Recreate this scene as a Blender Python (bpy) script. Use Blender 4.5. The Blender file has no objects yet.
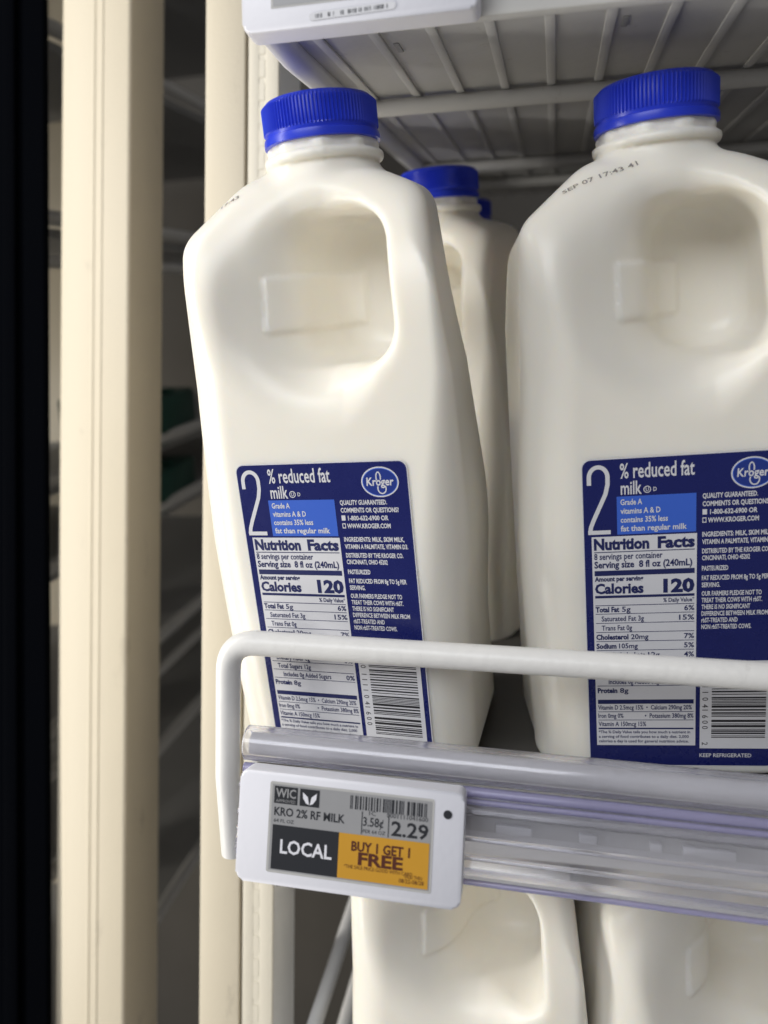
import bpy, bmesh, math, random
import numpy as np
from mathutils import Matrix, Vector, Euler

random.seed(4)
R = math.radians
scene = bpy.context.scene
COL = scene.collection

# ------------------------------------------------------------------ camera
YAW, ROLL = R(12.5), R(0.4)
cd = bpy.data.cameras.new('camera')
cam = bpy.data.objects.new('camera', cd)
COL.objects.link(cam)
fw = Vector((-math.sin(YAW), math.cos(YAW), 0))
r0 = Vector((math.cos(YAW), math.sin(YAW), 0)); u0 = Vector((0, 0, 1))
rt = r0 * math.cos(ROLL) + u0 * math.sin(ROLL)
up = u0 * math.cos(ROLL) - r0 * math.sin(ROLL)
cam.matrix_world = Matrix(((rt.x, up.x, -fw.x, 0), (rt.y, up.y, -fw.y, 0), (rt.z, up.z, -fw.z, 0), (0, 0, 0, 1)))
cd.sensor_fit = 'VERTICAL'; cd.sensor_height = 36; cd.lens = 769 / 1024 * 36
cd.clip_start = 0.01; cd.clip_end = 50
cd.dof.use_dof = True; cd.dof.focus_distance = 0.283; cd.dof.aperture_fstop = 6.5
scene.camera = cam

# ------------------------------------------------------------------ light
world = bpy.data.worlds.new('World'); scene.world = world; world.use_nodes = True
bg = world.node_tree.nodes['Background']
bg.inputs[0].default_value = (0.96, 0.94, 0.94, 1); bg.inputs[1].default_value = 0.18


def area(name, loc, target, sx, sy, power, col):
    l = bpy.data.lights.new(name, 'AREA'); l.shape = 'RECTANGLE'; l.size = sx; l.size_y = sy
    l.energy = power; l.color = col
    o = bpy.data.objects.new(name, l); COL.objects.link(o)
    o.location = loc
    o.rotation_euler = (Vector(target) - Vector(loc)).to_track_quat('-Z', 'Y').to_euler()
    return o


area('next_bay_led_strip', (-0.85, 0.46, -0.30), (-0.40, 0.80, -0.15), 0.03, 0.7, 2.6, (1.0, 0.93, 0.80))
# the lit LED strip of the door mullion, left of the frame, and the shop's ceiling light through the open door
area('mullion_led_strip', (-0.60, 0.07, 0.03), (-0.03, 0.30, 0.03), 0.04, 1.3, 4.6, (1.0, 0.965, 0.89))
area('aisle_ceiling_light', (-0.45, -1.0, 0.62), (0.0, 0.3, -0.05), 1.1, 0.6, 10.5, (0.92, 0.95, 1.0))

vs = scene.view_settings
vs.view_transform = 'Standard'; vs.look = 'None'; vs.exposure = 0.09; vs.gamma = 1.0
scene.cycles.use_denoising = True
scene.cycles.max_bounces = 10
scene.cycles.transmission_bounces = 8


# ------------------------------------------------------------------ materials
def mat(name, col, rough=0.5, spec=0.5, sss=0, radius=(1, 1, 1), scale=0.01, metal=0, trans=0, coat=0, var=0, vscale=40, bump=0, bscale=200, ior=1.45, wear=0, wscale=60):
    m = bpy.data.materials.new(name); m.use_nodes = True
    nt = m.node_tree; p = nt.nodes['Principled BSDF']
    p.inputs['Base Color'].default_value = (*col, 1)
    p.inputs['Roughness'].default_value = rough
    p.inputs['Specular IOR Level'].default_value = spec
    p.inputs['Metallic'].default_value = metal
    p.inputs['Transmission Weight'].default_value = trans
    p.inputs['Coat Weight'].default_value = coat
    p.inputs['IOR'].default_value = ior
    if sss:
        p.inputs['Subsurface Weight'].default_value = sss
        p.inputs['Subsurface Radius'].default_value = radius
        p.inputs['Subsurface Scale'].default_value = scale
    if var or bump:
        tc = nt.nodes.new('ShaderNodeTexCoord')
    if var:
        n = nt.nodes.new('ShaderNodeTexNoise'); n.inputs['Scale'].default_value = vscale; n.inputs['Detail'].default_value = 6
        n.inputs['Roughness'].default_value = 0.65
        nt.links.new(tc.outputs['Object'], n.inputs['Vector'])
        mx = nt.nodes.new('ShaderNodeMixRGB'); mx.blend_type = 'MIX'
        mx.inputs[1].default_value = (*[c * (1 - var) for c in col], 1); mx.inputs[2].default_value = (*[min(1, c * (1 + var)) for c in col], 1)
        nt.links.new(n.outputs['Fac'], mx.inputs[0]); nt.links.new(mx.outputs[0], p.inputs['Base Color'])
        mr = nt.nodes.new('ShaderNodeMapRange'); mr.inputs[3].default_value = rough * 0.8; mr.inputs[4].default_value = min(1, rough * 1.25)
        nt.links.new(n.outputs['Fac'], mr.inputs[0]); nt.links.new(mr.outputs[0], p.inputs['Roughness'])
    if wear:
        mp = nt.nodes.new('ShaderNodeMapping'); mp.inputs['Scale'].default_value = (1.0, 1.0, 0.35)
        nt.links.new(tc.outputs['Object'], mp.inputs['Vector'])
        nw = nt.nodes.new('ShaderNodeTexNoise'); nw.inputs['Scale'].default_value = wscale; nw.inputs['Detail'].default_value = 8; nw.inputs['Roughness'].default_value = 0.7
        nt.links.new(mp.outputs[0], nw.inputs['Vector'])
        rw = nt.nodes.new('ShaderNodeValToRGB'); rw.color_ramp.elements[0].position = 0.60; rw.color_ramp.elements[1].position = 0.72
        rw.color_ramp.elements[1].color = (wear, wear, wear, 1)
        nt.links.new(nw.outputs['Fac'], rw.inputs[0])
        mw = nt.nodes.new('ShaderNodeMixRGB'); mw.inputs[2].default_value = (0.20, 0.17, 0.13, 1)
        nt.links.new(rw.outputs[0], mw.inputs[0]); nt.links.new(mx.outputs[0], mw.inputs[1]); nt.links.new(mw.outputs[0], p.inputs['Base Color'])
    if bump:
        n2 = nt.nodes.new('ShaderNodeTexNoise'); n2.inputs['Scale'].default_value = bscale; n2.inputs['Detail'].default_value = 3
        nt.links.new(tc.outputs['Object'], n2.inputs['Vector'])
        b = nt.nodes.new('ShaderNodeBump'); b.inputs['Strength'].default_value = bump; b.inputs['Distance'].default_value = 0.001
        nt.links.new(n2.outputs['Fac'], b.inputs['Height']); nt.links.new(b.outputs[0], p.inputs['Normal'])
    return m


M = {}
M['milk'] = mat('milk_plastic', (0.885, 0.848, 0.765), 0.31, 0.45, sss=0.6, radius=(1.0, 0.85, 0.6), scale=0.006, var=0.02, vscale=30, bump=0.10, bscale=90)
M['cap'] = mat('cap_plastic', (0.018, 0.045, 0.60), 0.30, 0.5, sss=0.15, radius=(.3, .4, 1), scale=0.002, var=0.05, vscale=200)
M['navy'] = mat('label_navy', (0.009, 0.014, 0.115), 0.27, 0.5, var=0.06, vscale=120, bump=0.5, bscale=38)
M['white'] = mat('label_white', (0.68, 0.68, 0.71), 0.4, 0.5, var=0.02, vscale=100)
M['claim'] = mat('label_mid_blue', (0.045, 0.13, 0.60), 0.35, 0.5, var=0.03, vscale=100)
M['ink'] = mat('label_ink_navy', (0.012, 0.018, 0.10), 0.4, 0.5)
M['black'] = mat('print_black', (0.022, 0.021, 0.025), 0.5, 0.4)
M['inkjet'] = mat('inkjet_dots', (0.25, 0.23, 0.22), 0.6, 0.3)
M['post'] = mat('cream_powder_coat', (0.66, 0.59, 0.46), 0.42, 0.45, var=0.05, vscale=9, bump=0.12, bscale=500, wear=0.28, wscale=70)
M['standard'] = mat('off_white_powder_coat', (0.72, 0.67, 0.56), 0.35, 0.5, var=0.03, vscale=20, bump=0.1, bscale=500, wear=0.3, wscale=120)
M['wire'] = mat('white_vinyl_wire', (0.80, 0.79, 0.77), 0.33, 0.5, sss=0.1, radius=(1, 1, 1), scale=0.001, var=0.03, vscale=60, bump=0.22, bscale=180, wear=0.22, wscale=160)
M['shelf'] = mat('shelf_plastic_grey', (0.50, 0.495, 0.485), 0.5, 0.4, var=0.08, vscale=25, bump=0.15, bscale=250, wear=0.35, wscale=90)
M['shelfbar'] = mat('shelf_bar_grey', (0.55, 0.545, 0.53), 0.45, 0.4, var=0.05, vscale=40, wear=0.3, wscale=120)
M['shelfwhite'] = mat('shelf_white_metal', (0.70, 0.70, 0.70), 0.4, 0.5, var=0.04, vscale=40)
M['rail'] = mat('clear_lavender_plastic', (0.94, 0.935, 0.985), 0.09, 0.5, trans=0.88, var=0.02, vscale=50, ior=1.46)
M['railedge'] = mat('violet_plastic_edge', (0.56, 0.54, 0.80), 0.15, 0.5, trans=0.6)
M['case'] = mat('tag_white_plastic', (0.80, 0.80, 0.86), 0.35, 0.5, var=0.015, vscale=80, bump=0.05, bscale=600)
M['eink'] = mat('eink_grey', (0.34, 0.34, 0.35), 0.35, 0.4, var=0.04, vscale=150)
M['einkblack'] = mat('eink_black', (0.028, 0.030, 0.036), 0.4, 0.4)
M['einkyellow'] = mat('eink_yellow', (0.62, 0.32, 0.035), 0.4, 0.4, var=0.03, vscale=150)
M['einkred'] = mat('eink_dark_red', (0.10, 0.03, 0.02), 0.4, 0.4)
M['dark'] = mat('black_gasket', (0.0010, 0.0013, 0.0022), 0.7, 0.01, var=0.2, vscale=8)
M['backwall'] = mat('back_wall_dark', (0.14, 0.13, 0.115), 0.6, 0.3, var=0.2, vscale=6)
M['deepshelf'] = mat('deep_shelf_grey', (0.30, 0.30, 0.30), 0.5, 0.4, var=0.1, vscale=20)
M['shadefloor'] = mat('shelf_deck_shade', (0.07, 0.066, 0.06), 0.6, 0.3, var=0.15, vscale=60)  # deck kept near black: shade between the jugs is put into its colour
M['emblem'] = mat('emblem_blue', (0.016, 0.038, 0.24), 0.3, 0.5)
M['carton'] = mat('carton_green', (0.018, 0.07, 0.055), 0.4, 0.4, var=0.15, vscale=30)
M['bluebag'] = mat('carton_navy', (0.008, 0.012, 0.035), 0.4, 0.4, var=0.15, vscale=30)


# ------------------------------------------------------------------ helpers
def link(name, me, m=None, parent=None, loc=None, rot=None):
    o = bpy.data.objects.new(name, me); COL.objects.link(o)
    if m is not None and me is not None:
        for x in (m if isinstance(m, (list, tuple)) else [m]):
            me.materials.append(x)
    if parent: o.parent = parent
    if loc is not None: o.location = loc
    if rot is not None: o.rotation_euler = rot
    return o


def tag(o, label=None, cat=None, group=None, kind=None):
    if label: o['label'] = label
    if cat: o['category'] = cat
    if group: o['group'] = group
    if kind: o['kind'] = kind
    return o


def empty(name, loc=(0, 0, 0), rot=(0, 0, 0)):
    o = bpy.data.objects.new(name, None); COL.objects.link(o)
    o.location = loc; o.rotation_euler = rot; o.empty_display_size = 0.02
    return o


def bm_mesh(name, bm, smooth=True, angle=35):
    me = bpy.data.meshes.new(name)
    bmesh.ops.recalc_face_normals(bm, faces=bm.faces[:])
    if smooth:
        for f in bm.faces: f.smooth = True
        for e in bm.edges:
            if len(e.link_faces) == 2 and e.calc_face_angle(0) > R(angle): e.smooth = False
    bm.to_mesh(me); bm.free()
    return me


def add_box(bm, x0, x1, y0, y1, z0, z1, bev=0.0, seg=2, mx=None):
    t = bmesh.new()
    vs_ = [t.verts.new((x, y, z)) for x in (x0, x1) for y in (y0, y1) for z in (z0, z1)]
    for f in ((0, 1, 3, 2), (4, 6, 7, 5), (0, 4, 5, 1), (2, 3, 7, 6), (0, 2, 6, 4), (1, 5, 7, 3)):
        t.faces.new([vs_[i] for i in f])
    if bev: bmesh.ops.bevel(t, geom=t.edges[:], offset=bev, segments=seg, profile=0.5, affect='EDGES')
    if mx is not None: bmesh.ops.transform(t, matrix=mx, verts=t.verts[:])
    tm = bpy.data.meshes.new('tmp'); t.to_mesh(tm); t.free(); bm.from_mesh(tm); bpy.data.meshes.remove(tm)


def box(name, dims, m, parent=None, bev=0.0, seg=2, loc=None, rot=None):
    bm = bmesh.new(); add_box(bm, *dims, bev=bev, seg=seg)
    return link(name, bm_mesh(name, bm), m, parent, loc, rot)


def fillet(pts, rad, n=8):
    pts = [Vector(p) for p in pts]; out = [pts[0]]
    for i in range(1, len(pts) - 1):
        a, b, c = pts[i - 1], pts[i], pts[i + 1]
        d1 = (a - b).normalized(); d2 = (c - b).normalized()
        ang = d1.angle(d2); t = min(rad / math.tan(ang / 2), (a - b).length * .48, (c - b).length * .48)
        p0, p1 = b + d1 * t, b + d2 * t
        for k in range(n + 1):
            s = k / n; out.append((1 - s) ** 2 * p0 + 2 * s * (1 - s) * b + s * s * p1)
    out.append(pts[-1]); return out


def add_tube(bm, pts, r, n=16, cap=True):
    pts = [Vector(p) for p in pts]
    t = (pts[1] - pts[0]).normalized(); nrm = t.orthogonal().normalized(); rings = []
    for i, p in enumerate(pts):
        t2 = (pts[min(i + 1, len(pts) - 1)] - pts[max(i - 1, 0)]).normalized()
        nrm = (nrm - t2 * nrm.dot(t2)).normalized(); b = t2.cross(nrm)
        rings.append([bm.verts.new(p + nrm * (r * math.cos(a)) + b * (r * math.sin(a))) for a in [2 * math.pi * k / n for k in range(n)]])
    for A, B in zip(rings, rings[1:]):
        for k in range(n): bm.faces.new((A[k], A[(k + 1) % n], B[(k + 1) % n], B[k]))
    if cap: bm.faces.new(rings[0][::-1]); bm.faces.new(rings[-1])


def tube(name, pts, r, m, parent=None, n=16):
    bm = bmesh.new(); add_tube(bm, pts, r, n)
    return link(name, bm_mesh(name, bm), m, parent)


def extrude_profile(name, prof, x0, x1, m, parent=None):
    """closed (y, z) profile swept along x"""
    bm = bmesh.new()
    A = [bm.verts.new((x0, y, z)) for y, z in prof]; B = [bm.verts.new((x1, y, z)) for y, z in prof]
    n = len(prof)
    for k in range(n): bm.faces.new((A[k], A[(k + 1) % n], B[(k + 1) % n], B[k]))
    bm.faces.new(A[::-1]); bm.faces.new(B)
    return link(name, bm_mesh(name, bm, angle=40), m, parent)


# ------------------------------------------------------------------ printed matter (flat layers on a panel, x right, z up, facing -y)
_cache = {}


def glyphs(text, off):
    key = (text, off)
    if key not in _cache:
        cu = bpy.data.curves.new('t', 'FONT'); cu.body = text; cu.resolution_u = 2; cu.offset = off; cu.size = 1
        o = bpy.data.objects.new('t', cu); COL.objects.link(o)
        dg = bpy.context.evaluated_depsgraph_get(); dg.update()
        me = bpy.data.meshes.new_from_object(o.evaluated_get(dg))
        v = np.array([x.co[:2] for x in me.vertices]).reshape(-1, 2); f = [tuple(p.vertices) for p in me.polygons]
        bpy.data.objects.remove(o); bpy.data.curves.remove(cu); bpy.data.meshes.remove(me)
        _cache[key] = (v, f)
    return _cache[key]


CAPH = 0.69


class Print:
    """collects flat print of several inks into one mesh"""
    def __init__(s): s.v = []; s.f = []; s.mi = []; s.mats = []

    def _m(s, m):
        if m not in s.mats: s.mats.append(m)
        return s.mats.index(m)

    def _add(s, v, f, m, y):
        b = len(s.v); i = s._m(m)
        s.v += [(a, y, c) for a, c in v]
        for p in f: s.f.append(tuple(b + k for k in p)); s.mi.append(i)

    def text(s, t, x, z, h, m, w=None, bold=0.0, align='L', y=0.0, rot=0, shear=0.0):
        v, f = glyphs(t, bold)
        if not len(v): return
        v = v.copy(); k = h / CAPH
        mn, mxx = v[:, 0].min(), v[:, 0].max()
        kx = k if w is None else w / (mxx - mn)
        X = (v[:, 0] - mn) * kx; Z = v[:, 1] * k; X = X + shear * Z
        W = (mxx - mn) * kx
        if align == 'R': X = X - W
        if align == 'C': X = X - W / 2
        if rot: X, Z = (-Z, X) if rot == 90 else (Z, -X)
        s._add(np.stack([X + x, Z + z], 1).tolist(), f, m, y)

    def rect(s, x0, x1, z0, z1, m, y=0.0):
        s._add([(x0, z0), (x1, z0), (x1, z1), (x0, z1)], [(0, 1, 2, 3)], m, y)

    def poly(s, pts, m, y=0.0):
        s._add(pts, [tuple(range(len(pts)))], m, y)

    def ellipse(s, cx, cz, a, b, m, y=0.0, n=40):
        s.poly([(cx + a * math.cos(t), cz + b * math.sin(t)) for t in [2 * math.pi * k / n for k in range(n)]], m, y)

    def ring(s, cx, cz, a, b, t, m, y=0.0, n=36, a0=0, a1=2 * math.pi, tilt=0):
        v = []; f = []
        for k in range(n + 1):
            g = a0 + (a1 - a0) * k / n
            for q in (0, -t):
                px, pz = (a + q) * math.cos(g), (b + q) * math.sin(g)
                v.append((cx + px * math.cos(tilt) - pz * math.sin(tilt), cz + px * math.sin(tilt) + pz * math.cos(tilt)))
        for k in range(n): f.append((2 * k, 2 * k + 1, 2 * k + 3, 2 * k + 2))
        s._add(v, f, m, y)

    def mesh(s, name):
        me = bpy.data.meshes.new(name); me.from_pydata(s.v, [], s.f)
        for m in s.mats: me.materials.append(m)
        for p, i in zip(me.polygons, s.mi): p.material_index = i
        bm = bmesh.new(); bm.from_mesh(me)
        for f in bm.faces:
            f.normal_update()
            if f.normal.y > 0: f.normal_flip()
        bm.to_mesh(me); bm.free()
        return me

    def build(s, name, parent):
        return link(name, s.mesh(name), None, parent)


def rrect(x0, x1, z0, z1, r, n=6):
    p = []
    for cx, cz, a in ((x1 - r, z1 - r, 0), (x0 + r, z1 - r, 90), (x0 + r, z0 + r, 180), (x1 - r, z0 + r, 270)):
        for k in range(n + 1):
            t = R(a + 90 * k / n); p.append((cx + r * math.cos(t), cz + r * math.sin(t)))
    return p


def slab(name, outline, y0, y1, m, parent, bev=0.0):
    """flat plate with the outline (x, z), front at y0, back at y1"""
    bm = bmesh.new()
    A = [bm.verts.new((x, y0, z)) for x, z in outline]; B = [bm.verts.new((x, y1, z)) for x, z in outline]
    n = len(A); fr = bm.faces.new(A); bm.faces.new(B[::-1])
    for k in range(n): bm.faces.new((A[k], B[k], B[(k + 1) % n], A[(k + 1) % n]))
    if bev: bmesh.ops.bevel(bm, geom=list(fr.edges), offset=bev, segments=3, profile=0.5, affect='EDGES')
    return link(name, bm_mesh(name, bm, angle=50), m, parent)


def upc_bars(d):
    L = ['0001101', '0011001', '0010011', '0111101', '0100011', '0110001', '0101111', '0111011', '0110111', '0001011']
    s = '101' + ''.join(L[int(c)] for c in d[:6]) + '01010' + ''.join(''.join('10'[int(b)] for b in L[int(c)]) for c in d[6:]) + '101'
    out = []; i = 0
    while i < len(s):
        if s[i] == '1':
            j = i
            while j < len(s) and s[j] == '1': j += 1
            out.append((i / len(s), j / len(s))); i = j
        else: i += 1
    return out


# ------------------------------------------------------------------ the jug's shape: a signed distance field turned into one mesh
HX, HY, HZ = 51.0, 41.0, 221.0


def smax(a, b, k): h = np.clip(0.5 - 0.5 * (b - a) / k, 0, 1); return b * (1 - h) + a * h + k * h * (1 - h)
def smin(a, b, k): return -smax(-a, -b, k)


def jug_sdf(x, y, z):
    low = np.clip((188 - z) / 120, 0, 1); low = low * low * (3 - 2 * low)
    rc = np.where(x < 0, np.where(y < 0, 20.0, 11.0), np.where(y < 0, 2.5 + 15 * low, 34.0))
    bul = np.sin(np.pi * np.clip((z - 5) / 190, 0, 1))
    foot = np.clip((105 - z) / 65, 0, 1); foot = foot * foot * (3 - 2 * foot)
    hl = 49.6 + 2.4 * np.clip((150 - z) / 60, 0, 1) + 2.6 * bul + (0.07 + 0.06 * np.clip((190 - z) / 70, 0, 1)) * np.maximum(y + 15, 0); hr = 51.0 - 0.10 * np.maximum(z - 150, 0) - 4.0 * foot - (0.16 - 0.12 * low) * np.maximum(y + 41, 0)
    qx = np.where(x < 0, -x - (hl - rc), x - (hr - rc)); qy = np.where(y < 0, -y - (HY - rc), y - (52 - rc))
    d2 = np.hypot(np.maximum(qx, 0), np.maximum(qy, 0)) + np.minimum(np.maximum(qx, qy), 0) - rc
    d = smax(d2, -z, 4.0)
    d = smax(d, z - 222.0, 5.0)
    # sloping shoulders
    d = smax(d, (-(x + 51.5) * 25 + (z - 199.5) * 30) / 39.05, 5.0)
    d = smax(d, ((x - 24) * 13 + (z - 218.5) * 26) / 29.07, 6.0)
    for s in (-1, 1):
        d = smax(d, ((s * y - (41 if s < 0 else 52)) * 36 + (z - 184) * 22) / 42.2, 8.0)
    # the sculpted hollow in the front face, soft on the left and cut off crisply by the grip on the right
    bowl = (np.sqrt(((x - 1) / 43) ** 2 + ((y + 62) / 38) ** 2 + ((z - 186 + 0.10 * x) / 49) ** 2) - 1) * 40
    kb = np.where(x < 12, 9.0, 9.0 - 5.5 * np.clip((x - 12) / 14, 0, 1))
    d = smax(d, -smax(bowl, x - 31.5 + 0.10 * (z - 181), 4.0), kb)
    # the finger opening in its right half, oval and slightly slanted
    f = np.clip((y + 41) / 58, 0, 1.2)
    cz = 181 - 2 * f; xs = x + 0.06 * (z - 181)
    xl = -14 + 18 * f; xr = 31.5
    px = np.abs(xs - (xl + xr) / 2) - ((xr - xl) / 2 - 14); pz = np.abs(z - cz) - (26.5 - 2 * f - 14)
    wall = np.hypot(np.maximum(px, 0), np.maximum(pz, 0)) + np.minimum(np.maximum(px, pz), 0) - 14
    pocket = smax(wall * 0.9, y - 8, 11.0)
    kk = np.where(x < 6, 11.0, 11.0 - 8.0 * np.clip((x - 6) / 18, 0, 1))
    d = smax(d, -pocket, kk)
    # the shallower hollow on the back
    k2 = np.sqrt(((x - 6) / 34) ** 2 + ((y - 60) / 24) ** 2 + ((z - 180) / 34) ** 2)
    d = smax(d, (1 - k2) * 24, 5.0)
    # raised tab pressed into the dish
    tx = np.abs(x + 4.5) - 11.5; tz = np.abs(z - 177) - 8
    tab = np.hypot(np.maximum(tx, 0), np.maximum(tz, 0)) + np.minimum(np.maximum(tx, tz), 0) - 1.5
    d = d - 1.1 * np.clip(0.5 - tab / 1.6, 0, 1) * (y < 16)
    # neck, collar, blobs
    rr = np.hypot(x, y)
    neck = np.maximum(rr - 18.3 - 0.9 * (z < 231.5), np.abs(z - 226) - 16)
    d = smin(d, neck, 6.0)
    fl = np.hypot(np.maximum(rr - 20.6, 0), np.maximum(np.abs(z - 225.4) - 0.5, 0)) - 1.0
    d = smin(d, np.where(rr > 8, fl, 20), 1.0)
    th = np.arctan2(y, x)
    a = (th + np.pi / 18) % (np.pi / 4.5) - np.pi / 9
    bl = (np.sqrt((a * 19 / 3.6) ** 2 + ((rr - 19.0) / 1.4) ** 2 + ((z - 228.6) / 2.0) ** 2) - 1) * 1.9
    d = smin(d, bl, 0.8)
    return d


def surface_nets(fn, lo, hi, h):
    ax = [np.arange(lo[i], hi[i] + h, h, dtype=np.float32) for i in range(3)]
    X, Y, Z = np.meshgrid(*ax, indexing='ij')
    D = fn(X, Y, Z).astype(np.float32)
    n = D.shape; inside = D < 0
    cs = tuple(k - 1 for k in n)
    cnt = np.zeros(cs, np.float32); acc = [np.zeros(cs, np.float32) for _ in range(3)]
    sl = lambda o: tuple(slice(o[i], o[i] + cs[i]) for i in range(3))
    for a in range(3):
        for b in (0, 1):
            for c in (0, 1):
                o0 = [0, 0, 0]; oth = [i for i in range(3) if i != a]
                o0[oth[0]] = b; o0[oth[1]] = c; o1 = list(o0); o1[a] = 1
                d0, d1 = D[sl(o0)], D[sl(o1)]
                m = (d0 < 0) != (d1 < 0)
                t = np.where(m, d0 / np.where(m, d0 - d1, 1), 0)
                cnt += m
                acc[a] += np.where(m, t, 0); acc[oth[0]] += m * b; acc[oth[1]] += m * c
    act = cnt > 0
    idx = -np.ones(cs, np.int64); idx[act] = np.arange(act.sum())
    I = np.argwhere(act)
    P = np.stack([acc[i][act] / cnt[act] for i in range(3)], 1) + I
    P = P * h + np.array(lo)
    # pull the points onto the surface
    for _ in range(2):
        e = 0.4; q = P.T.astype(np.float64)
        d = fn(*q)
        g = np.stack([(fn(*(q + np.eye(3)[i][:, None] * e)) - fn(*(q - np.eye(3)[i][:, None] * e))) / (2 * e) for i in range(3)], 1)
        g2 = (g ** 2).sum(1) + 1e-6
        st = np.clip(d / g2, -h * .5, h * .5)
        P = P - g * st[:, None]
    F = []
    for a in range(3):
        b, c = (a + 1) % 3, (a + 2) % 3
        s0 = [slice(1, n[i] - 1) for i in range(3)]; s1 = list(s0)
        s0[a] = slice(0, n[a] - 1); s1[a] = slice(1, n[a])
        A, B = inside[tuple(s0)], inside[tuple(s1)]
        E = np.argwhere(A != B)
        fl = A[tuple(E.T)]
        base = E.copy()
        for i in range(3):
            if i != a: base[:, i] += 1
        def cell(db, dc):
            k = base.copy(); k[:, b] -= db; k[:, c] -= dc; return idx[tuple(k.T)]
        q = np.stack([cell(1, 1), cell(0, 1), cell(0, 0), cell(1, 0)], 1)
        q[~fl] = q[~fl][:, ::-1]
        F.append(q)
    F = np.concatenate(F)
    return P, F


def make_bottle_mesh():
    P, F = surface_nets(jug_sdf, (-56, -46, -3), (56, 46, 246), 1.25)
    me = bpy.data.meshes.new('bottle')
    me.from_pydata((P * 0.001).tolist(), [], F.tolist())
    me.polygons.foreach_set('use_smooth', [True] * len(me.polygons))
    me.materials.append(M['milk'])
    return me


BOTTLE = make_bottle_mesh()


def make_cap_mesh():
    bm = bmesh.new(); n = 288
    rows = [(0.0205, 0.2304), (0.0209, 0.2306), (0.0209, 0.2322), (0.0207, 0.2331), (0.0199, 0.2334), (0.0199, 0.2338), (0.0201, 0.2345),
            (None, 0.2350), (None, 0.2432), (0.0196, 0.2442), (0.0189, 0.2449), (0.0178, 0.2452), (0.004, 0.2454)]
    rings = []
    for r_, z in rows:
        ring = []
        for k in range(n):
            a = 2 * math.pi * k / n
            rr = r_ if r_ else 0.0203 + (0.00042 if k % 3 == 1 else -0.00022)
            ring.append(bm.verts.new((rr * math.cos(a), rr * math.sin(a), z)))
        rings.append(ring)
    for A, B in zip(rings, rings[1:]):
        for k in range(n): bm.faces.new((A[k], A[(k + 1) % n], B[(k + 1) % n], B[k]))
    bm.faces.new(rings[-1])
    # inside of the skirt
    inn = [bm.verts.new((0.0190 * math.cos(2 * math.pi * k / n), 0.0190 * math.sin(2 * math.pi * k / n), 0.2304)) for k in range(n)]
    up_ = [bm.verts.new((v.co.x, v.co.y, 0.236)) for v in inn]
    for k in range(n):
        j = (k + 1) % n
        bm.faces.new((rings[0][j], rings[0][k], inn[k], inn[j])); bm.faces.new((inn[j], inn[k], up_[k], up_[j]))
    me = bm_mesh('cap', bm, angle=28); me.materials.append(M['cap']); return me


CAP = make_cap_mesh()
W, K, N_ = M['white'], M['black'], M['ink']
mm = 0.001


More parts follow.
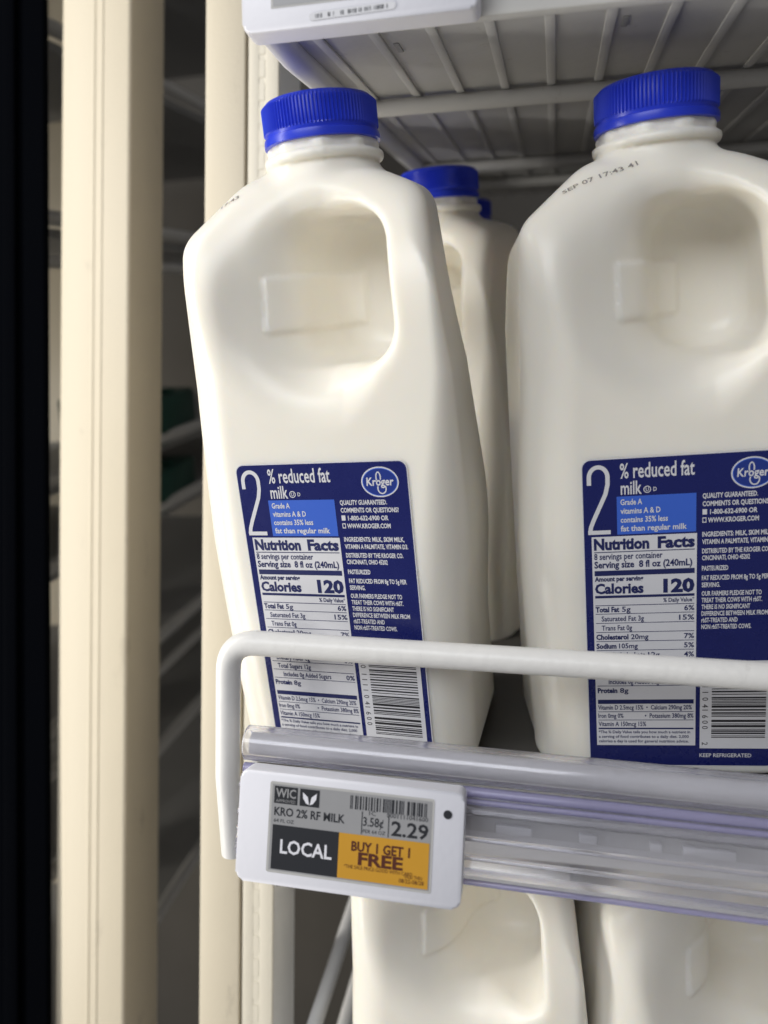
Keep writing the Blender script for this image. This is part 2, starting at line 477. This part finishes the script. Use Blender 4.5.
def build_label(parent):
    yb = -HY * mm
    x0, x1, z0, z1 = -32.0, 33.6, 4.5, 122.7
    out = [(a * mm, b * mm) for a, b in rrect(x0, x1, z0, z1, 3.2)]
    lab = slab('label', out, yb - 0.00025, yb + 0.0004, W, parent)
    y = yb - 0.00030
    p = Print(); p.poly([(a * mm, b * mm) for a, b in rrect(x0 + .35, x1 - .35, z0 + .35, z1 - .35, 2.9)], M['navy'], y)
    p.build('printed_ground', lab)
    S = lambda *a: [q * mm for q in a]
    y1 = y - 0.00006; y2 = y - 0.00012
    # white panels
    p = Print()
    p.rect(*S(-29.1, 5.9, 13.2, 95.0), W, y1)
    p.build('nutrition_panel', lab)
    p = Print(); p.rect(*S(7.4, 31.4, 12.0, 47), W, y1)
    for a, b in upc_bars('011110416002'):
        p.rect(*S(11.4, 29.8, 16.4 + 29 * (1 - b), 16.4 + 29 * (1 - a)), K, y2)
    for t, z in (('0', 45.2), ('1', 41.5), ('1', 39.3), ('1', 37.1), ('1', 34.9), ('0', 32.7), ('4', 30.0), ('1', 27.8), ('6', 25.6), ('0', 23.4), ('0', 21.2), ('2', 14.6)):
        p.text(t, *S(8.2, z), 2.0 * mm, K, rot=270, y=y2)
    p.build('barcode', lab)
    p = Print(); p.rect(*S(-20.4, 5.6, 95.6, 109.2), M['claim'], y1)
    for i, t in enumerate(('Grade A', 'vitamins A & D', 'contains 35% less', 'fat than regular milk')):
        p.text(t, *S(-19.2, 106.2 - i * 3.15), 1.95 * mm, W, w=(7.2, 13.2, 15.6, 21.8)[i] * mm, bold=.022, y=y2)
    p.build('claim_panel', lab)
    # headline
    p = Print()
    p.text('% reduced fat', *S(-19.2, 115.6), 5.1 * mm, W, w=24.2 * mm, bold=.014, y=y1)
    p.text('milk', *S(-19.0, 109.9), 4.6 * mm, W, w=6.9 * mm, bold=.014, y=y1)
    p.ring(*S(-10.3, 111.3, 1.25, 1.25, .28), W, y1, n=20); p.text('U', *S(-10.3, 110.7), 1.3 * mm, W, w=1.0 * mm, align='C', bold=.01, y=y1)
    p.text('D', *S(-8.3, 110.6), 1.4 * mm, W, w=1.1 * mm, bold=.01, y=y1)
    # the tall figure two, drawn as a stroke
    st = []
    for k in range(17):
        g = math.pi * (1.0 - k / 16.0) ; st.append((-26.4 + 3.1 * math.cos(g), 116.3 + 3.6 * math.sin(g)))
    st = [(-29.5, 113.6)] + st + [(-23.35, 113.6), (-24.1, 110.3), (-26.2, 105.6), (-28.1, 101.4), (-29.2, 98.6), (-29.5, 96.6)]
    sw = 0.72; v = []; f = []
    for i, (a, b) in enumerate(st):
        c0 = st[max(i - 1, 0)]; c1 = st[min(i + 1, len(st) - 1)]
        dx, dz = c1[0] - c0[0], c1[1] - c0[1]; l = math.hypot(dx, dz); nx, nz = -dz / l * sw, dx / l * sw
        v += [((a + nx) * mm, (b + nz) * mm), ((a - nx) * mm, (b - nz) * mm)]
        if i: f.append((2 * i - 2, 2 * i - 1, 2 * i + 1, 2 * i))
    p._add(v, f, W, y1); p.rect(*S(-30.2, -22.6, 95.9, 97.35), W, y1 - 0.00002)
    # right column
    x = 7.6
    rc = [('QUALITY GUARANTEED.', 107.2, 17.5, 0), ('COMMENTS OR QUESTIONS?', 104.4, 21.5, 0), ('\u25a0 1-800-632-6900 OR', 101.5, 17.5, 0), ('\u25a1 WWW.KROGER.COM', 98.6, 18, 0),
          ('INGREDIENTS: MILK, SKIM MILK,', 93.6, 22.5, .0), ('VITAMIN A PALMITATE, VITAMIN D3.', 90.9, 23.6, 0), ('DISTRIBUTED BY THE KROGER CO.', 87.6, 21.5, 0), ('CINCINNATI, OHIO 45202', 85.1, 15.5, 0),
          ('PASTEURIZED', 81.3, 8.6, 0), ('FAT REDUCED FROM 8g TO 5g PER', 77.8, 21.8, 0), ('SERVING.', 75.2, 6, 0),
          ('OUR FARMERS PLEDGE NOT TO', 72.0, 19.6, 0), ('TREAT THEIR COWS WITH rbST.', 69.5, 19.8, 0), ('THERE IS NO SIGNIFICANT', 67.0, 16.0, 0), ('DIFFERENCE BETWEEN MILK FROM', 64.5, 21.8, 0),
          ('rbST-TREATED AND', 62.0, 12, 0), ('NON rbST-TREATED COWS.', 59.5, 16.5, 0)]
    for t, z, w, _ in rc:
        p.text(t, *S(x, z), 1.65 * mm, W, w=w * mm, bold=.026, y=y1)
    p.text('KEEP REFRIGERATED', *S(7.4, 8.4), 1.5 * mm, W, w=18 * mm, bold=.015, y=y1)
    # nutrition facts
    xl, xr = -28.4, 5.2
    T = lambda t, z, h, w, b=0.0, xx=xl, al='L': p.text(t, *S(xx, z), h * mm, N_, w=w * mm, bold=b, align=al, y=y2)
    bar = lambda z, h: p.rect(*S(xl, xr, z - h / 2, z + h / 2), N_, y2)
    T('Nutrition', 90.3, 3.9, 18.6, .045); T('Facts', 90.3, 3.9, 12.2, .045, xr, 'R'); bar(89.3, .3)
    T('8 servings per container', 86.6, 2.25, 23.0, .016)
    T('Serving size  8 fl oz (240mL)', 83.5, 2.4, 32.8, .028)
    bar(81.5, 1.9)
    T('Amount per serving', 78.5, 1.7, 16.5, .04)
    T('Calories', 73.9, 3.6, 16.6, .04); T('120', 73.9, 4.6, 10.4, .05, xr, 'R'); bar(72.6, .95)
    T('% Daily Value*', 70.1, 1.5, 10.4, .02, xr, 'R'); bar(69.3, .25)
    rows = [('Total Fat', ' 5g', '6%', 0), ('', 'Saturated Fat 3g', '15%', 2), ('', 'Trans Fat 0g', '', 2), ('Cholesterol', ' 20mg', '7%', 0), ('Sodium', ' 105mg', '5%', 0),
            ('Total Carbohydrate', ' 12g', '4%', 0), ('', 'Dietary Fiber 0g', '0%', 2), ('', 'Total Sugars 12g', '', 2), ('', 'Includes 0g Added Sugars', '0%', 4), ('Protein', ' 8g', '', 0)]
    wd = [(8.2, 3), (0, 14.6), (0, 10.5), (11.2, 6), (7, 6.5), (17, 4), (0, 14), (0, 14), (0, 20), (7, 3)]
    z = 66.8
    for i, (b, t, pc, ind) in enumerate(rows):
        if b: T(b, z, 1.9, wd[i][0], .04)
        T(t.strip(), z, 1.9, wd[i][1], .016, xl + ind + (wd[i][0] + .9 if b else 0))
        if pc: T(pc, z, 1.9, 1.7 * len(pc), .018, xr, 'R')
        if i < 9: bar(z - .75, .22)
        z -= 3.55
    bar(31.2, 1.7)
    T('Vitamin D 2.5mcg 15%  \u2022  Calcium 290mg 20%', 28.0, 1.8, 33, .014); bar(27.1, .22)
    T('Iron 0mg 0%', 24.6, 1.8, 9, .014); T('\u2022  Potassium 380mg 8%', 24.6, 1.8, 17, .014, xr, 'R'); bar(23.7, .22)
    T('Vitamin A 150mcg 15%', 21.2, 1.8, 17, .014); bar(20.2, .6)
    T('*The % Daily Value tells you how much a nutrient in', 18.2, 1.15, 32.5, .014); T('a serving of food contributes to a daily diet. 2,000', 16.3, 1.15, 32, .014)
    T('calories a day is used for general nutrition advice.', 14.4, 1.15, 32, .014)
    p.build('lettering', lab)
    # the oval emblem
    p = Print(); cx, cz = 23.3, 115.2
    p.ellipse(*S(cx, cz, 6.8, 5.4), W, y1); p.ellipse(*S(cx, cz, 6.35, 4.95), M['claim'], y1 - .00003); p.ellipse(*S(cx, cz, 6.1, 4.7), M['emblem'], y1 - .00005)
    p.text('Kroger', *S(cx - 4.9, cz - 1.2), 2.8 * mm, W, w=9.8 * mm, bold=.02, y=y1 - .0001, shear=.06)
    p.ring(*S(cx - .4, cz + 1.7, 1.0, 2.0, .42), W, y1 - .0001, n=24, a0=-.5, a1=math.pi + .6)
    p.ring(*S(cx + .6, cz - 2.3, 1.7, 2.0, .42), W, y1 - .0001, n=24, a0=math.pi * .85, a1=2 * math.pi + .5)
    p.build('emblem', lab)
    return lab


def build_date_print(parent, bottle_me, text, pa, pb, hgt):
    """inkjet code on the sloping front-left shoulder, each dot row laid on the surface"""
    from mathutils.bvhtree import BVHTree
    bvh = BVHTree.FromPolygons([v.co for v in bottle_me.vertices], [tuple(p.vertices) for p in bottle_me.polygons])
    v0, f0 = glyphs(text, .008)
    v = v0.copy(); v[:, 0] = (v[:, 0] - v[:, 0].min()) / (v[:, 0].max() - v[:, 0].min()); k = hgt * mm / CAPH
    a = Vector(pa) * mm; b = Vector(pb) * mm
    ex = (b - a); nrm = Vector((-.35, -.72, .60)).normalized(); ez = nrm.cross(ex).normalized() * -1
    if ez.z < 0: ez = -ez
    co = []
    for s, t in v:
        q = a + ex * s + ez * (t * k)
        hit = bvh.ray_cast(q + nrm * 0.03, -nrm)
        co.append((hit[0] + nrm * 0.00012) if hit[0] is not None else q)
    me = bpy.data.meshes.new('date_code'); me.from_pydata([tuple(c) for c in co], [], f0)
    me.materials.append(M['inkjet'])
    return link('date_code', me, None, parent)


G_TOP = 'half gallon milk jugs'
jug = empty('milk_jug')
bt = link('bottle', BOTTLE, None, jug)
link('cap', CAP, None, jug)
build_label(jug)


def copy_tree(o, parent=None):
    c = o.copy(); COL.objects.link(c)
    if parent: c.parent = parent
    for ch in list(o.children): copy_tree(ch, c)
    return c


def place(o, loc, rx, ry, rz, label):
    # rx, ry, rz applied as X*Y*Z (tilt with the shelf, lean, turn)
    m = Matrix.Rotation(R(rx), 4, 'X') @ Matrix.Rotation(R(ry), 4, 'Y') @ Matrix.Rotation(R(rz), 4, 'Z')
    o.rotation_euler = m.to_euler(); o.location = loc
    tag(o, label, 'milk jug', G_TOP)
    return o


SL = R(15.8)
S_ = Vector((0, math.cos(SL), math.sin(SL))); N__ = Vector((0, -math.sin(SL), math.cos(SL)))
P0 = Vector((-0.072, 0.3314, -0.0888))
place(jug, P0, 16.27, -2.67, -6.01, 'milk jug with the whole blue label in view, front left on the middle shelf')
j2 = place(copy_tree(jug), (0.0437, 0.3448, -0.0874), 15.38, -2.5, 3.07, 'milk jug on the middle shelf cut by the right edge, date code on its shoulder')
j3 = place(copy_tree(jug), P0 + S_ * .137 + Vector((0.018, 0, -0.007)), 15.8, -1.5, -24, 'milk jug peeking out right behind the front left jug, its cap in shade')
j4 = place(copy_tree(jug), P0 + S_ * .245 + Vector((0.014, 0, -0.011)), 15.8, -1.0, -4, 'milk jug third back in the left row, only a sliver of its blue cap showing')
j5 = place(copy_tree(jug), P0 + S_ * .128 + Vector((0.128, 0, -0.002)), 15.8, -1.0, 3, 'milk jug second back in the right row, in the shade between the two front jugs')
for j, x in ((0, -0.0338), (1, 0.0645)):
    place(copy_tree(jug), (x, 0.391 + j * .002, -0.338), 15.8, 0.3 - j * .8, (-4, 11)[j],
          ('milk jug below the price rail with its handle showing at the bottom of the photo', 'milk jug on the lower shelf at the bottom right corner of the photo')[j])


def bottle_of(j): return [c for c in j.children if c.name.startswith('bottle')][0]


build_date_print(bottle_of(j2), BOTTLE, 'SEP 07 17:43 41', (-33, -22, 209), (-9, -21, 217), 1.8)
build_date_print(bottle_of(jug), BOTTLE, '17:43', (-32, -22, 211), (-25, -22, 214.5), 1.6)

# ------------------------------------------------------------------ setting: uprights, door frame, back wall
post = empty('cream_post', (-0.2625, 0.40, -0.6))
box('post_body', (-0.0225, 0.0225, 0.0, 0.040, 0, 1.3), M['post'], post, bev=0.0022, seg=3)
for xx in (-0.0010, 0.0042):
    box('bead', (xx - 0.0011, xx + 0.0011, -0.0005, 0.0005, 0.002, 1.298), M['post'], post, bev=0.0004)
tag(post, 'cream coated steel post with fine vertical beads, next to the black door frame', 'post')

up2 = empty('shelf_upright', (-0.163, 0.36, -0.6))
box('upright_body', (-0.0112, 0.0105, 0, 0.03, 0, 1.3), M['post'], up2, bev=0.0012, seg=2)
bm = bmesh.new()
zz = 0.0; p_ = 0.0115
while zz < 1.3:
    add_box(bm, 0.0175, 0.0205, 0.001, 0.0026, zz, zz + 0.0085)
    zz += p_
add_box(bm, 0.0118, 0.0175, 0.001, 0.0026, 0, 1.3, bev=.0004); add_box(bm, 0.0205, 0.0278, 0.001, 0.0026, 0, 1.3, bev=.0006)
link('slotted_strip', bm_mesh('slotted_strip', bm), M['standard'], up2)
box('strip_side', (0.0262, 0.0278, 0.0027, 0.034, 0, 1.3), M['shelfwhite'], up2)
box('strip_back', (0.0119, 0.0261, 0.0013, 0.005, 0.001, 1.299), M['standard'], up2)
tag(up2, 'cream shelf upright with a slotted strip, right behind the left end of the wire guard', 'shelf upright')

df = empty('door_frame', (-0.2878 + 0.0073, 0.394, -0.6), (0, R(-0.7), 0))
box('frame_body', (-0.20, -0.001, 0, 0.005, 0, 1.3), M['dark'], df, bev=0.0015, seg=3)
box('gasket', (-0.028, -0.018, -0.004, 0.0005, 0.002, 1.298), M['dark'], df, bev=0.0018)
tag(df, 'black door frame edge filling the left border of the photo', 'door frame')

fp = empty('cream_post', (-0.462, 0.62, -0.6))
box('post_body', (-0.03, 0.03, 0, 0.03, 0, 1.3), M['post'], fp, bev=.002)
box('bead', (0.004, 0.007, -0.001, 0.0005, 0.002, 1.298), M['post'], fp, bev=.0004)
tag(fp, 'sliver of a farther cream post between the black frame and the beaded post', 'post')
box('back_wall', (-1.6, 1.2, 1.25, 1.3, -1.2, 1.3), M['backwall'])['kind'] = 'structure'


# ------------------------------------------------------------------ shelves, in a frame that slopes down to the front
def shelf_frame(name, loc):
    return empty(name, loc, (Matrix.Rotation(SL, 4, 'X') @ Matrix.Rotation(R(1.3), 4, 'Y')).to_euler())


def shelf(name, x0, x1, n_off, v0, depth, m, mb, ribs, label, side=True, bars=(0.108, 0.29, 0.38)):
    o = P0 + N__ * n_off; o.x = 0
    e = shelf_frame(name, o)
    # thin deck with ribs underneath
    box('deck', (x0, x1, v0 + .004, v0 + depth, 0.0012, 0.007), m, e)
    bm = bmesh.new(); add_box(bm, x0, x1, v0 - 0.002, v0 + 0.004, -0.0045, 0.022, bev=0.0015)
    link('front_flange', bm_mesh('front_flange', bm), M['shelfbar'], e)
    x = x0 + 0.012; i = 0
    rib_me = None
    while x < x1 - .004:
        if rib_me is None:
            bm = bmesh.new(); add_box(bm, -0.0018, 0.0018, v0 + .0045, v0 + depth, 0.0000, 0.0013, bev=0.0006)
            rib_me = bm_mesh('rib', bm); rib_me.materials.append(m)
        r = link('rib', rib_me, None, e, (x, 0, 0)); x += ribs; i += 1
    for b in bars:
        tube('crossbar', [(x0, v0 + b, -0.0035), (x1, v0 + b, -0.0035)], 0.0036, M['shelfbar'], e)
    if side:
        bm = bmesh.new(); add_tube(bm, fillet([(x0 - .001, v0 + 0.003, 0.034), (x0 - .002, v0 - .002, 0.004), (x0 - .0005, v0 + .03, -0.001), (x0, v0 + depth, -0.001)], .012), 0.0048, 14)
        link('side_rail', bm_mesh('side_rail', bm), mb, e)
    tag(e, label, 'shelf')
    return e


upper = shelf('ribbed_shelf', -0.0925, 0.42, 0.2605, -0.027, 0.50, M['shelf'], M['shelfwhite'], 0.0195, 'ribbed grey shelf seen from below over the blue caps')
for x, v in ((-0.056, 0.012), (0.022, 0.008), (0.0815, 0.014)):
    box('slot', (x - .001, x + .001, v - .005, v + .005, 0.0007, 0.0013), M['deepshelf'], upper, bev=.0002)

lower = empty('white_shelf', P0 * 1.0, (SL, 0, 0)); lower.location.x = 0
box('deck', (-0.118, 0.42, -0.040, 0.46, -0.0062, -0.0030), M['shadefloor'], lower, bev=.001)
box('front_flange', (-0.108, 0.42, -0.0475, -0.0405, -0.030, -0.002), M['shelfwhite'], lower, bev=.001)
for k in range(3):
    tube('crossbar', [(-0.118, .11 + .15 * k, -0.018), (0.42, .06 + .15 * k, -0.018)], 0.0036, M['shelfwhite'], lower)
tube('side_rail', [(-0.119, -0.03, -0.010), (-0.119, 0.46, -0.010)], 0.005, M['shelfwhite'], lower)
tag(lower, 'white sloping shelf carrying the two front jugs behind the clear rail', 'shelf')

low = empty('white_shelf', (0, 0.391, -0.338), (SL, 0, 0))
box('deck', (-0.118, 0.42, -0.11, 0.46, -0.009, -0.0012), M['shelfwhite'], low, bev=.001)
tube('side_rail', [(-0.1185, -0.11, 0.02), (-0.1185, 0.46, 0.02)], 0.005, M['shelfwhite'], low)
tube('side_rail', [(-0.1185, -0.11, 0.075), (-0.1185, 0.46, 0.075)], 0.004, M['shelfwhite'], low)
tag(low, 'shelf under the lowest jugs with grey side rails beside them', 'shelf')

# ------------------------------------------------------------------ wire guard
gp = fillet([(-0.1228, 0.2835, -0.1345), (-0.1221, 0.276, -0.102), (-0.1172, 0.265, -0.0482), (0.30, 0.265, -0.0555)], 0.012, 10)
g = tube('wire_guard', gp, 0.0046, M['wire'], None, 20)
tag(g, 'white coated wire guard bar running across the front of the jugs', 'guard rail')

# ------------------------------------------------------------------ clear price rail
rail = empty('price_rail', (0.002, 0, -0.0026), (0, R(1.4), 0))


def fit_z(prof): return [(a, b if b > -0.0912 else -0.0912 + (b + 0.0912) * 0.80) for a, b in prof]



def arc(cy, cz, r, a0, a1, n=12): return [(cy + r * math.cos(R(a0 + (a1 - a0) * k / n)), cz + r * math.sin(R(a0 + (a1 - a0) * k / n))) for k in range(n + 1)]


RX0, RX1 = -0.1085, 0.30
for z_, y_, r_ in ((-0.0920, 0.2592, 0.0017), (-0.0948, 0.2578, 0.0010), (-0.1202, 0.2546, 0.0010)):
    extrude_profile('tinted_edge', arc(y_, z_, r_, 0, 330, 12), RX0 + .0005, RX1, M['railedge'], rail)
# rolled lip: open tube
extrude_profile('lip', arc(0.2635, -0.0845, 0.0063, -60, 255, 26) + arc(0.2635, -0.0845, 0.0046, 255, -60, 26), RX0, RX1, M['rail'], rail)
extrude_profile('lip_core', arc(0.2635, -0.0845, 0.0040, 0, 340, 18), RX0 + .002, RX1, M['shelfwhite'], rail)
extrude_profile('face', fit_z([(0.2612, -0.0908), (0.2598, -0.0912), (0.2588, -0.0945), (0.2575, -0.0952), (0.2565, -0.1170), (0.2545, -0.1215), (0.2535, -0.1262), (0.2560, -0.1275),
                         (0.2572, -0.1262), (0.2562, -0.1225), (0.2582, -0.1178), (0.2592, -0.0962), (0.2606, -0.0952)]), RX0, RX1, M['rail'], rail)
extrude_profile('channel_back', fit_z([(0.2640, -0.0925), (0.2655, -0.0925), (0.2650, -0.1130), (0.2638, -0.1130)]), RX0 + .001, RX1, M['shelfwhite'], rail)
for z_, y_ in ((-0.0973, 0.2566), (-0.1064, 0.2560), (-0.1125, 0.2555)):
    extrude_profile('ridge', arc(y_, z_, 0.0009, 0, 330, 10), RX0, RX1, M['rail'], rail)
box('insert_strip', (RX0 + .002, RX1, 0.2626, 0.2634, -0.1062, -0.1012), M['shelfbar'], rail)
for x_, w_ in ((-0.012, 0.012), (0.012, 0.006), (0.033, 0.004), (0.049, 0.016), (0.075, 0.006)):
    box('clip', (x_ - w_ / 2, x_ + w_ / 2, 0.2598, 0.2622, -0.1053, -0.1022), M['shelfwhite'], rail, bev=.0006)
tag(rail, 'clear lavender plastic price rail with a rolled lip along the shelf front', 'price rail')


# ------------------------------------------------------------------ electronic shelf tags
def tag_case(name, w, h, loc, rot, label):
    e = empty(name, loc, rot)
    out = rrect(-w / 2, w / 2, -h / 2, h / 2, 0.0026, 5)
    slab('case', out, -0.0042, 0.0042, M['case'], e, bev=0.0011)
    tag(e, label, 'price tag')
    return e


tw, th_ = 0.0748, 0.0362
t1 = tag_case('price_tag', tw, th_, (-0.0649, 0.2445, -0.1056), (R(-3.2), R(1.8), R(1.0)), 'white electronic price tag reading 2.29 clipped to the clear rail')
y = -0.00425
# fractions of the outer tag: screen from the photograph
sx0, sx1, sz0, sz1 = -0.0260, 0.0272, -0.0133, 0.0145
p = Print(); p.poly(rrect(sx0 - .0008, sx1 + .0008, sz0 - .0008, sz1 + .0008, .0008), M['shelf'], y - .00004)
p.rect(sx0, sx1, sz0, sz1, M['eink'], y - .0001); p.build('screen', t1)
sw_, sh_ = sx1 - sx0, sz1 - sz0
U = lambda a: sx0 + sw_ * a
V = lambda b: sz1 - sh_ * b
p = Print(); EK, EY, ER, EG = M['einkblack'], M['einkyellow'], M['einkred'], M['eink']
ya, yb_ = y - .00016, y - .00022
p.rect(U(.015), U(.44), V(.985), V(.47), EK, ya); p.rect(U(.44), U(.995), V(.985), V(.47), EY, ya)
p.text('LOCAL', U(.07), V(.79), sh_ * .155, M['case'], w=sw_ * .33, bold=.02, y=yb_)
p.text('BUY 1 GET 1', U(.52), V(.655), sh_ * .105, ER, w=sw_ * .36, bold=.03, y=yb_)
p.text('FREE', U(.565), V(.805), sh_ * .135, ER, w=sw_ * .275, bold=.035, y=yb_)
p.text('*THE SALE PRICE GOOD WITH CARD', U(.48), V(.86), sh_ * .04, ER, w=sw_ * .42, y=yb_)
p.text('VALID THRU', U(.85), V(.89), sh_ * .04, ER, w=sw_ * .11, y=yb_); p.text('08/22-08/28', U(.82), V(.945), sh_ * .045, ER, w=sw_ * .15, y=yb_)
p.rect(U(.015), U(.165), V(.22), V(.02), EK, ya); p.rect(U(.18), U(.305), V(.22), V(.02), EK, ya)
p.text('WIC', U(.025), V(.145), sh_ * .10, EG, w=sw_ * .13, bold=.02, y=yb_); p.text('APPROVED', U(.028), V(.205), sh_ * .035, EG, w=sw_ * .125, y=yb_)
for s in (-1, 1):
    p.poly([(U(.243) + s * sw_ * a, V(b)) for a, b in ((.002, .20), (.022, .185), (.042, .13), (.045, .06), (.028, .085), (.012, .11))], M['case'], yb_)
p.text('KRO 2% RF MILK', U(.02), V(.36), sh_ * .095, EK, w=sw_ * .45, bold=.018, y=ya)
p.text('64 FL OZ', U(.02), V(.44), sh_ * .04, EK, w=sw_ * .13, y=ya)
p.text('3.58\u00a2', U(.585), V(.36), sh_ * .10, EK, w=sw_ * .125, bold=.01, y=ya); p.text('PER 64 OZ', U(.585), V(.44), sh_ * .04, EK, w=sw_ * .14, y=ya)
for q in ((.575, .58, .20, .46), (.74, .745, .20, .46)): p.rect(U(q[0]), U(q[1]), V(q[3]), V(q[2]), EK, ya)
p.text('0001111041600', U(.73), V(.235), sh_ * .05, EK, w=sw_ * .25, y=ya); p.text('1C', U(.62), V(.235), sh_ * .05, EK, w=sw_ * .04, y=ya)
p.text('2.29', U(.985), V(.43), sh_ * .16, EK, w=sw_ * .225, bold=.02, align='R', y=ya)
p.build('lettering', t1)
p = Print()
for a, b in upc_bars('011110416002'): p.rect(U(.50 + .47 * a), U(.50 + .47 * b), V(.185), V(.03), EK, ya)
p.build('barcode', t1)
p = Print(); p.ellipse(0.0323, 0.0110, .0014, .0014, M['einkblack'], y - .0001, 20); p.build('indicator', t1)

t2 = tag_case('price_tag', 0.0735, 0.0375, (-0.0590, 0.2265, 0.1674), (R(8), R(1.0), R(0.5)), 'white electronic price tag cut by the top edge, a barcode sticker on its bezel')
p = Print(); p.rect(-0.0272, 0.0262, -0.0125, 0.0150, M['shelf'], y - .00004); p.rect(-0.0265, 0.0255, -0.0119, 0.0143, M['eink'], y - .0001); p.build('screen', t2)
p = Print(); p.poly(rrect(-.0135, .0135, -.0011, .0011, .001), M['white'], 0)
for i in range(40):
    if random.random() < .75: p.rect(-.0115 + i * .00057, -.0115 + i * .00057 + random.choice((.00016, .00028, .0004)), -.0006, .0006, M['black'], -.00005)
stk = p.build('sticker', t2); stk.location = (-0.0015, y - .0002, -0.0158); stk.rotation_euler = (0, R(-1.5), 0)

# ------------------------------------------------------------------ the next bay seen through the gaps
shelf_labels = ('topmost dim grey shelf of the next bay in the gap between the posts', 'dim grey shelf of the next bay level with the shoulder of the left jug',
                'grey shelf of the next bay just under the upper teal carton', 'grey shelf of the next bay just under the lower teal carton',
                'pale edged shelf of the next bay beside the blue label of the left jug', 'dim shelf of the next bay beside the wire guard corner', 'lowest dim shelf of the next bay beside the price tag', 'dark shelf of the next bay below the navy carton')
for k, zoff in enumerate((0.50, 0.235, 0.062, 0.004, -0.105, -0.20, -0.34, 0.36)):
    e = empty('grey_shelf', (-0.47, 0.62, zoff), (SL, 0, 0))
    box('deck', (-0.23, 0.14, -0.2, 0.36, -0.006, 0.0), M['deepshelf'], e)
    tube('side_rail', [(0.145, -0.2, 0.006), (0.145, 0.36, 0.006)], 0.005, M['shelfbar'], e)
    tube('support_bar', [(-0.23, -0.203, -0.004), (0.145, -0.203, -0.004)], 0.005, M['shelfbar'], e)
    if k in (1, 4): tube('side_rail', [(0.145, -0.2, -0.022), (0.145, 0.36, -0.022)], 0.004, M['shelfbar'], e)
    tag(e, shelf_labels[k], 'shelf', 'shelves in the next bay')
for (x, y_, z, h, m, lab) in ((-0.372, 0.63, 0.066, 0.040, 'carton', 'dark teal carton on the upper of two close shelves between the posts'),
                              (-0.372, 0.63, 0.008, 0.034, 'carton', 'dark teal carton on the shelf below the other teal carton, between the posts'),
                              (-0.40, 0.70, 0.525, 0.16, 'bluebag', 'dark navy carton in the next bay at the top of the gap')):
    e = empty('carton', (x, y_, z), (SL, 0, R(8)))
    box('carton_body', (-0.045, 0.045, -0.045, 0.045, 0, h), M[m], e, bev=.003)
    box('carton_flap', (-0.040, 0.040, -0.004, 0.004, h + .0004, h + .004), M[m], e, bev=.001)
    tag(e, lab, 'carton')
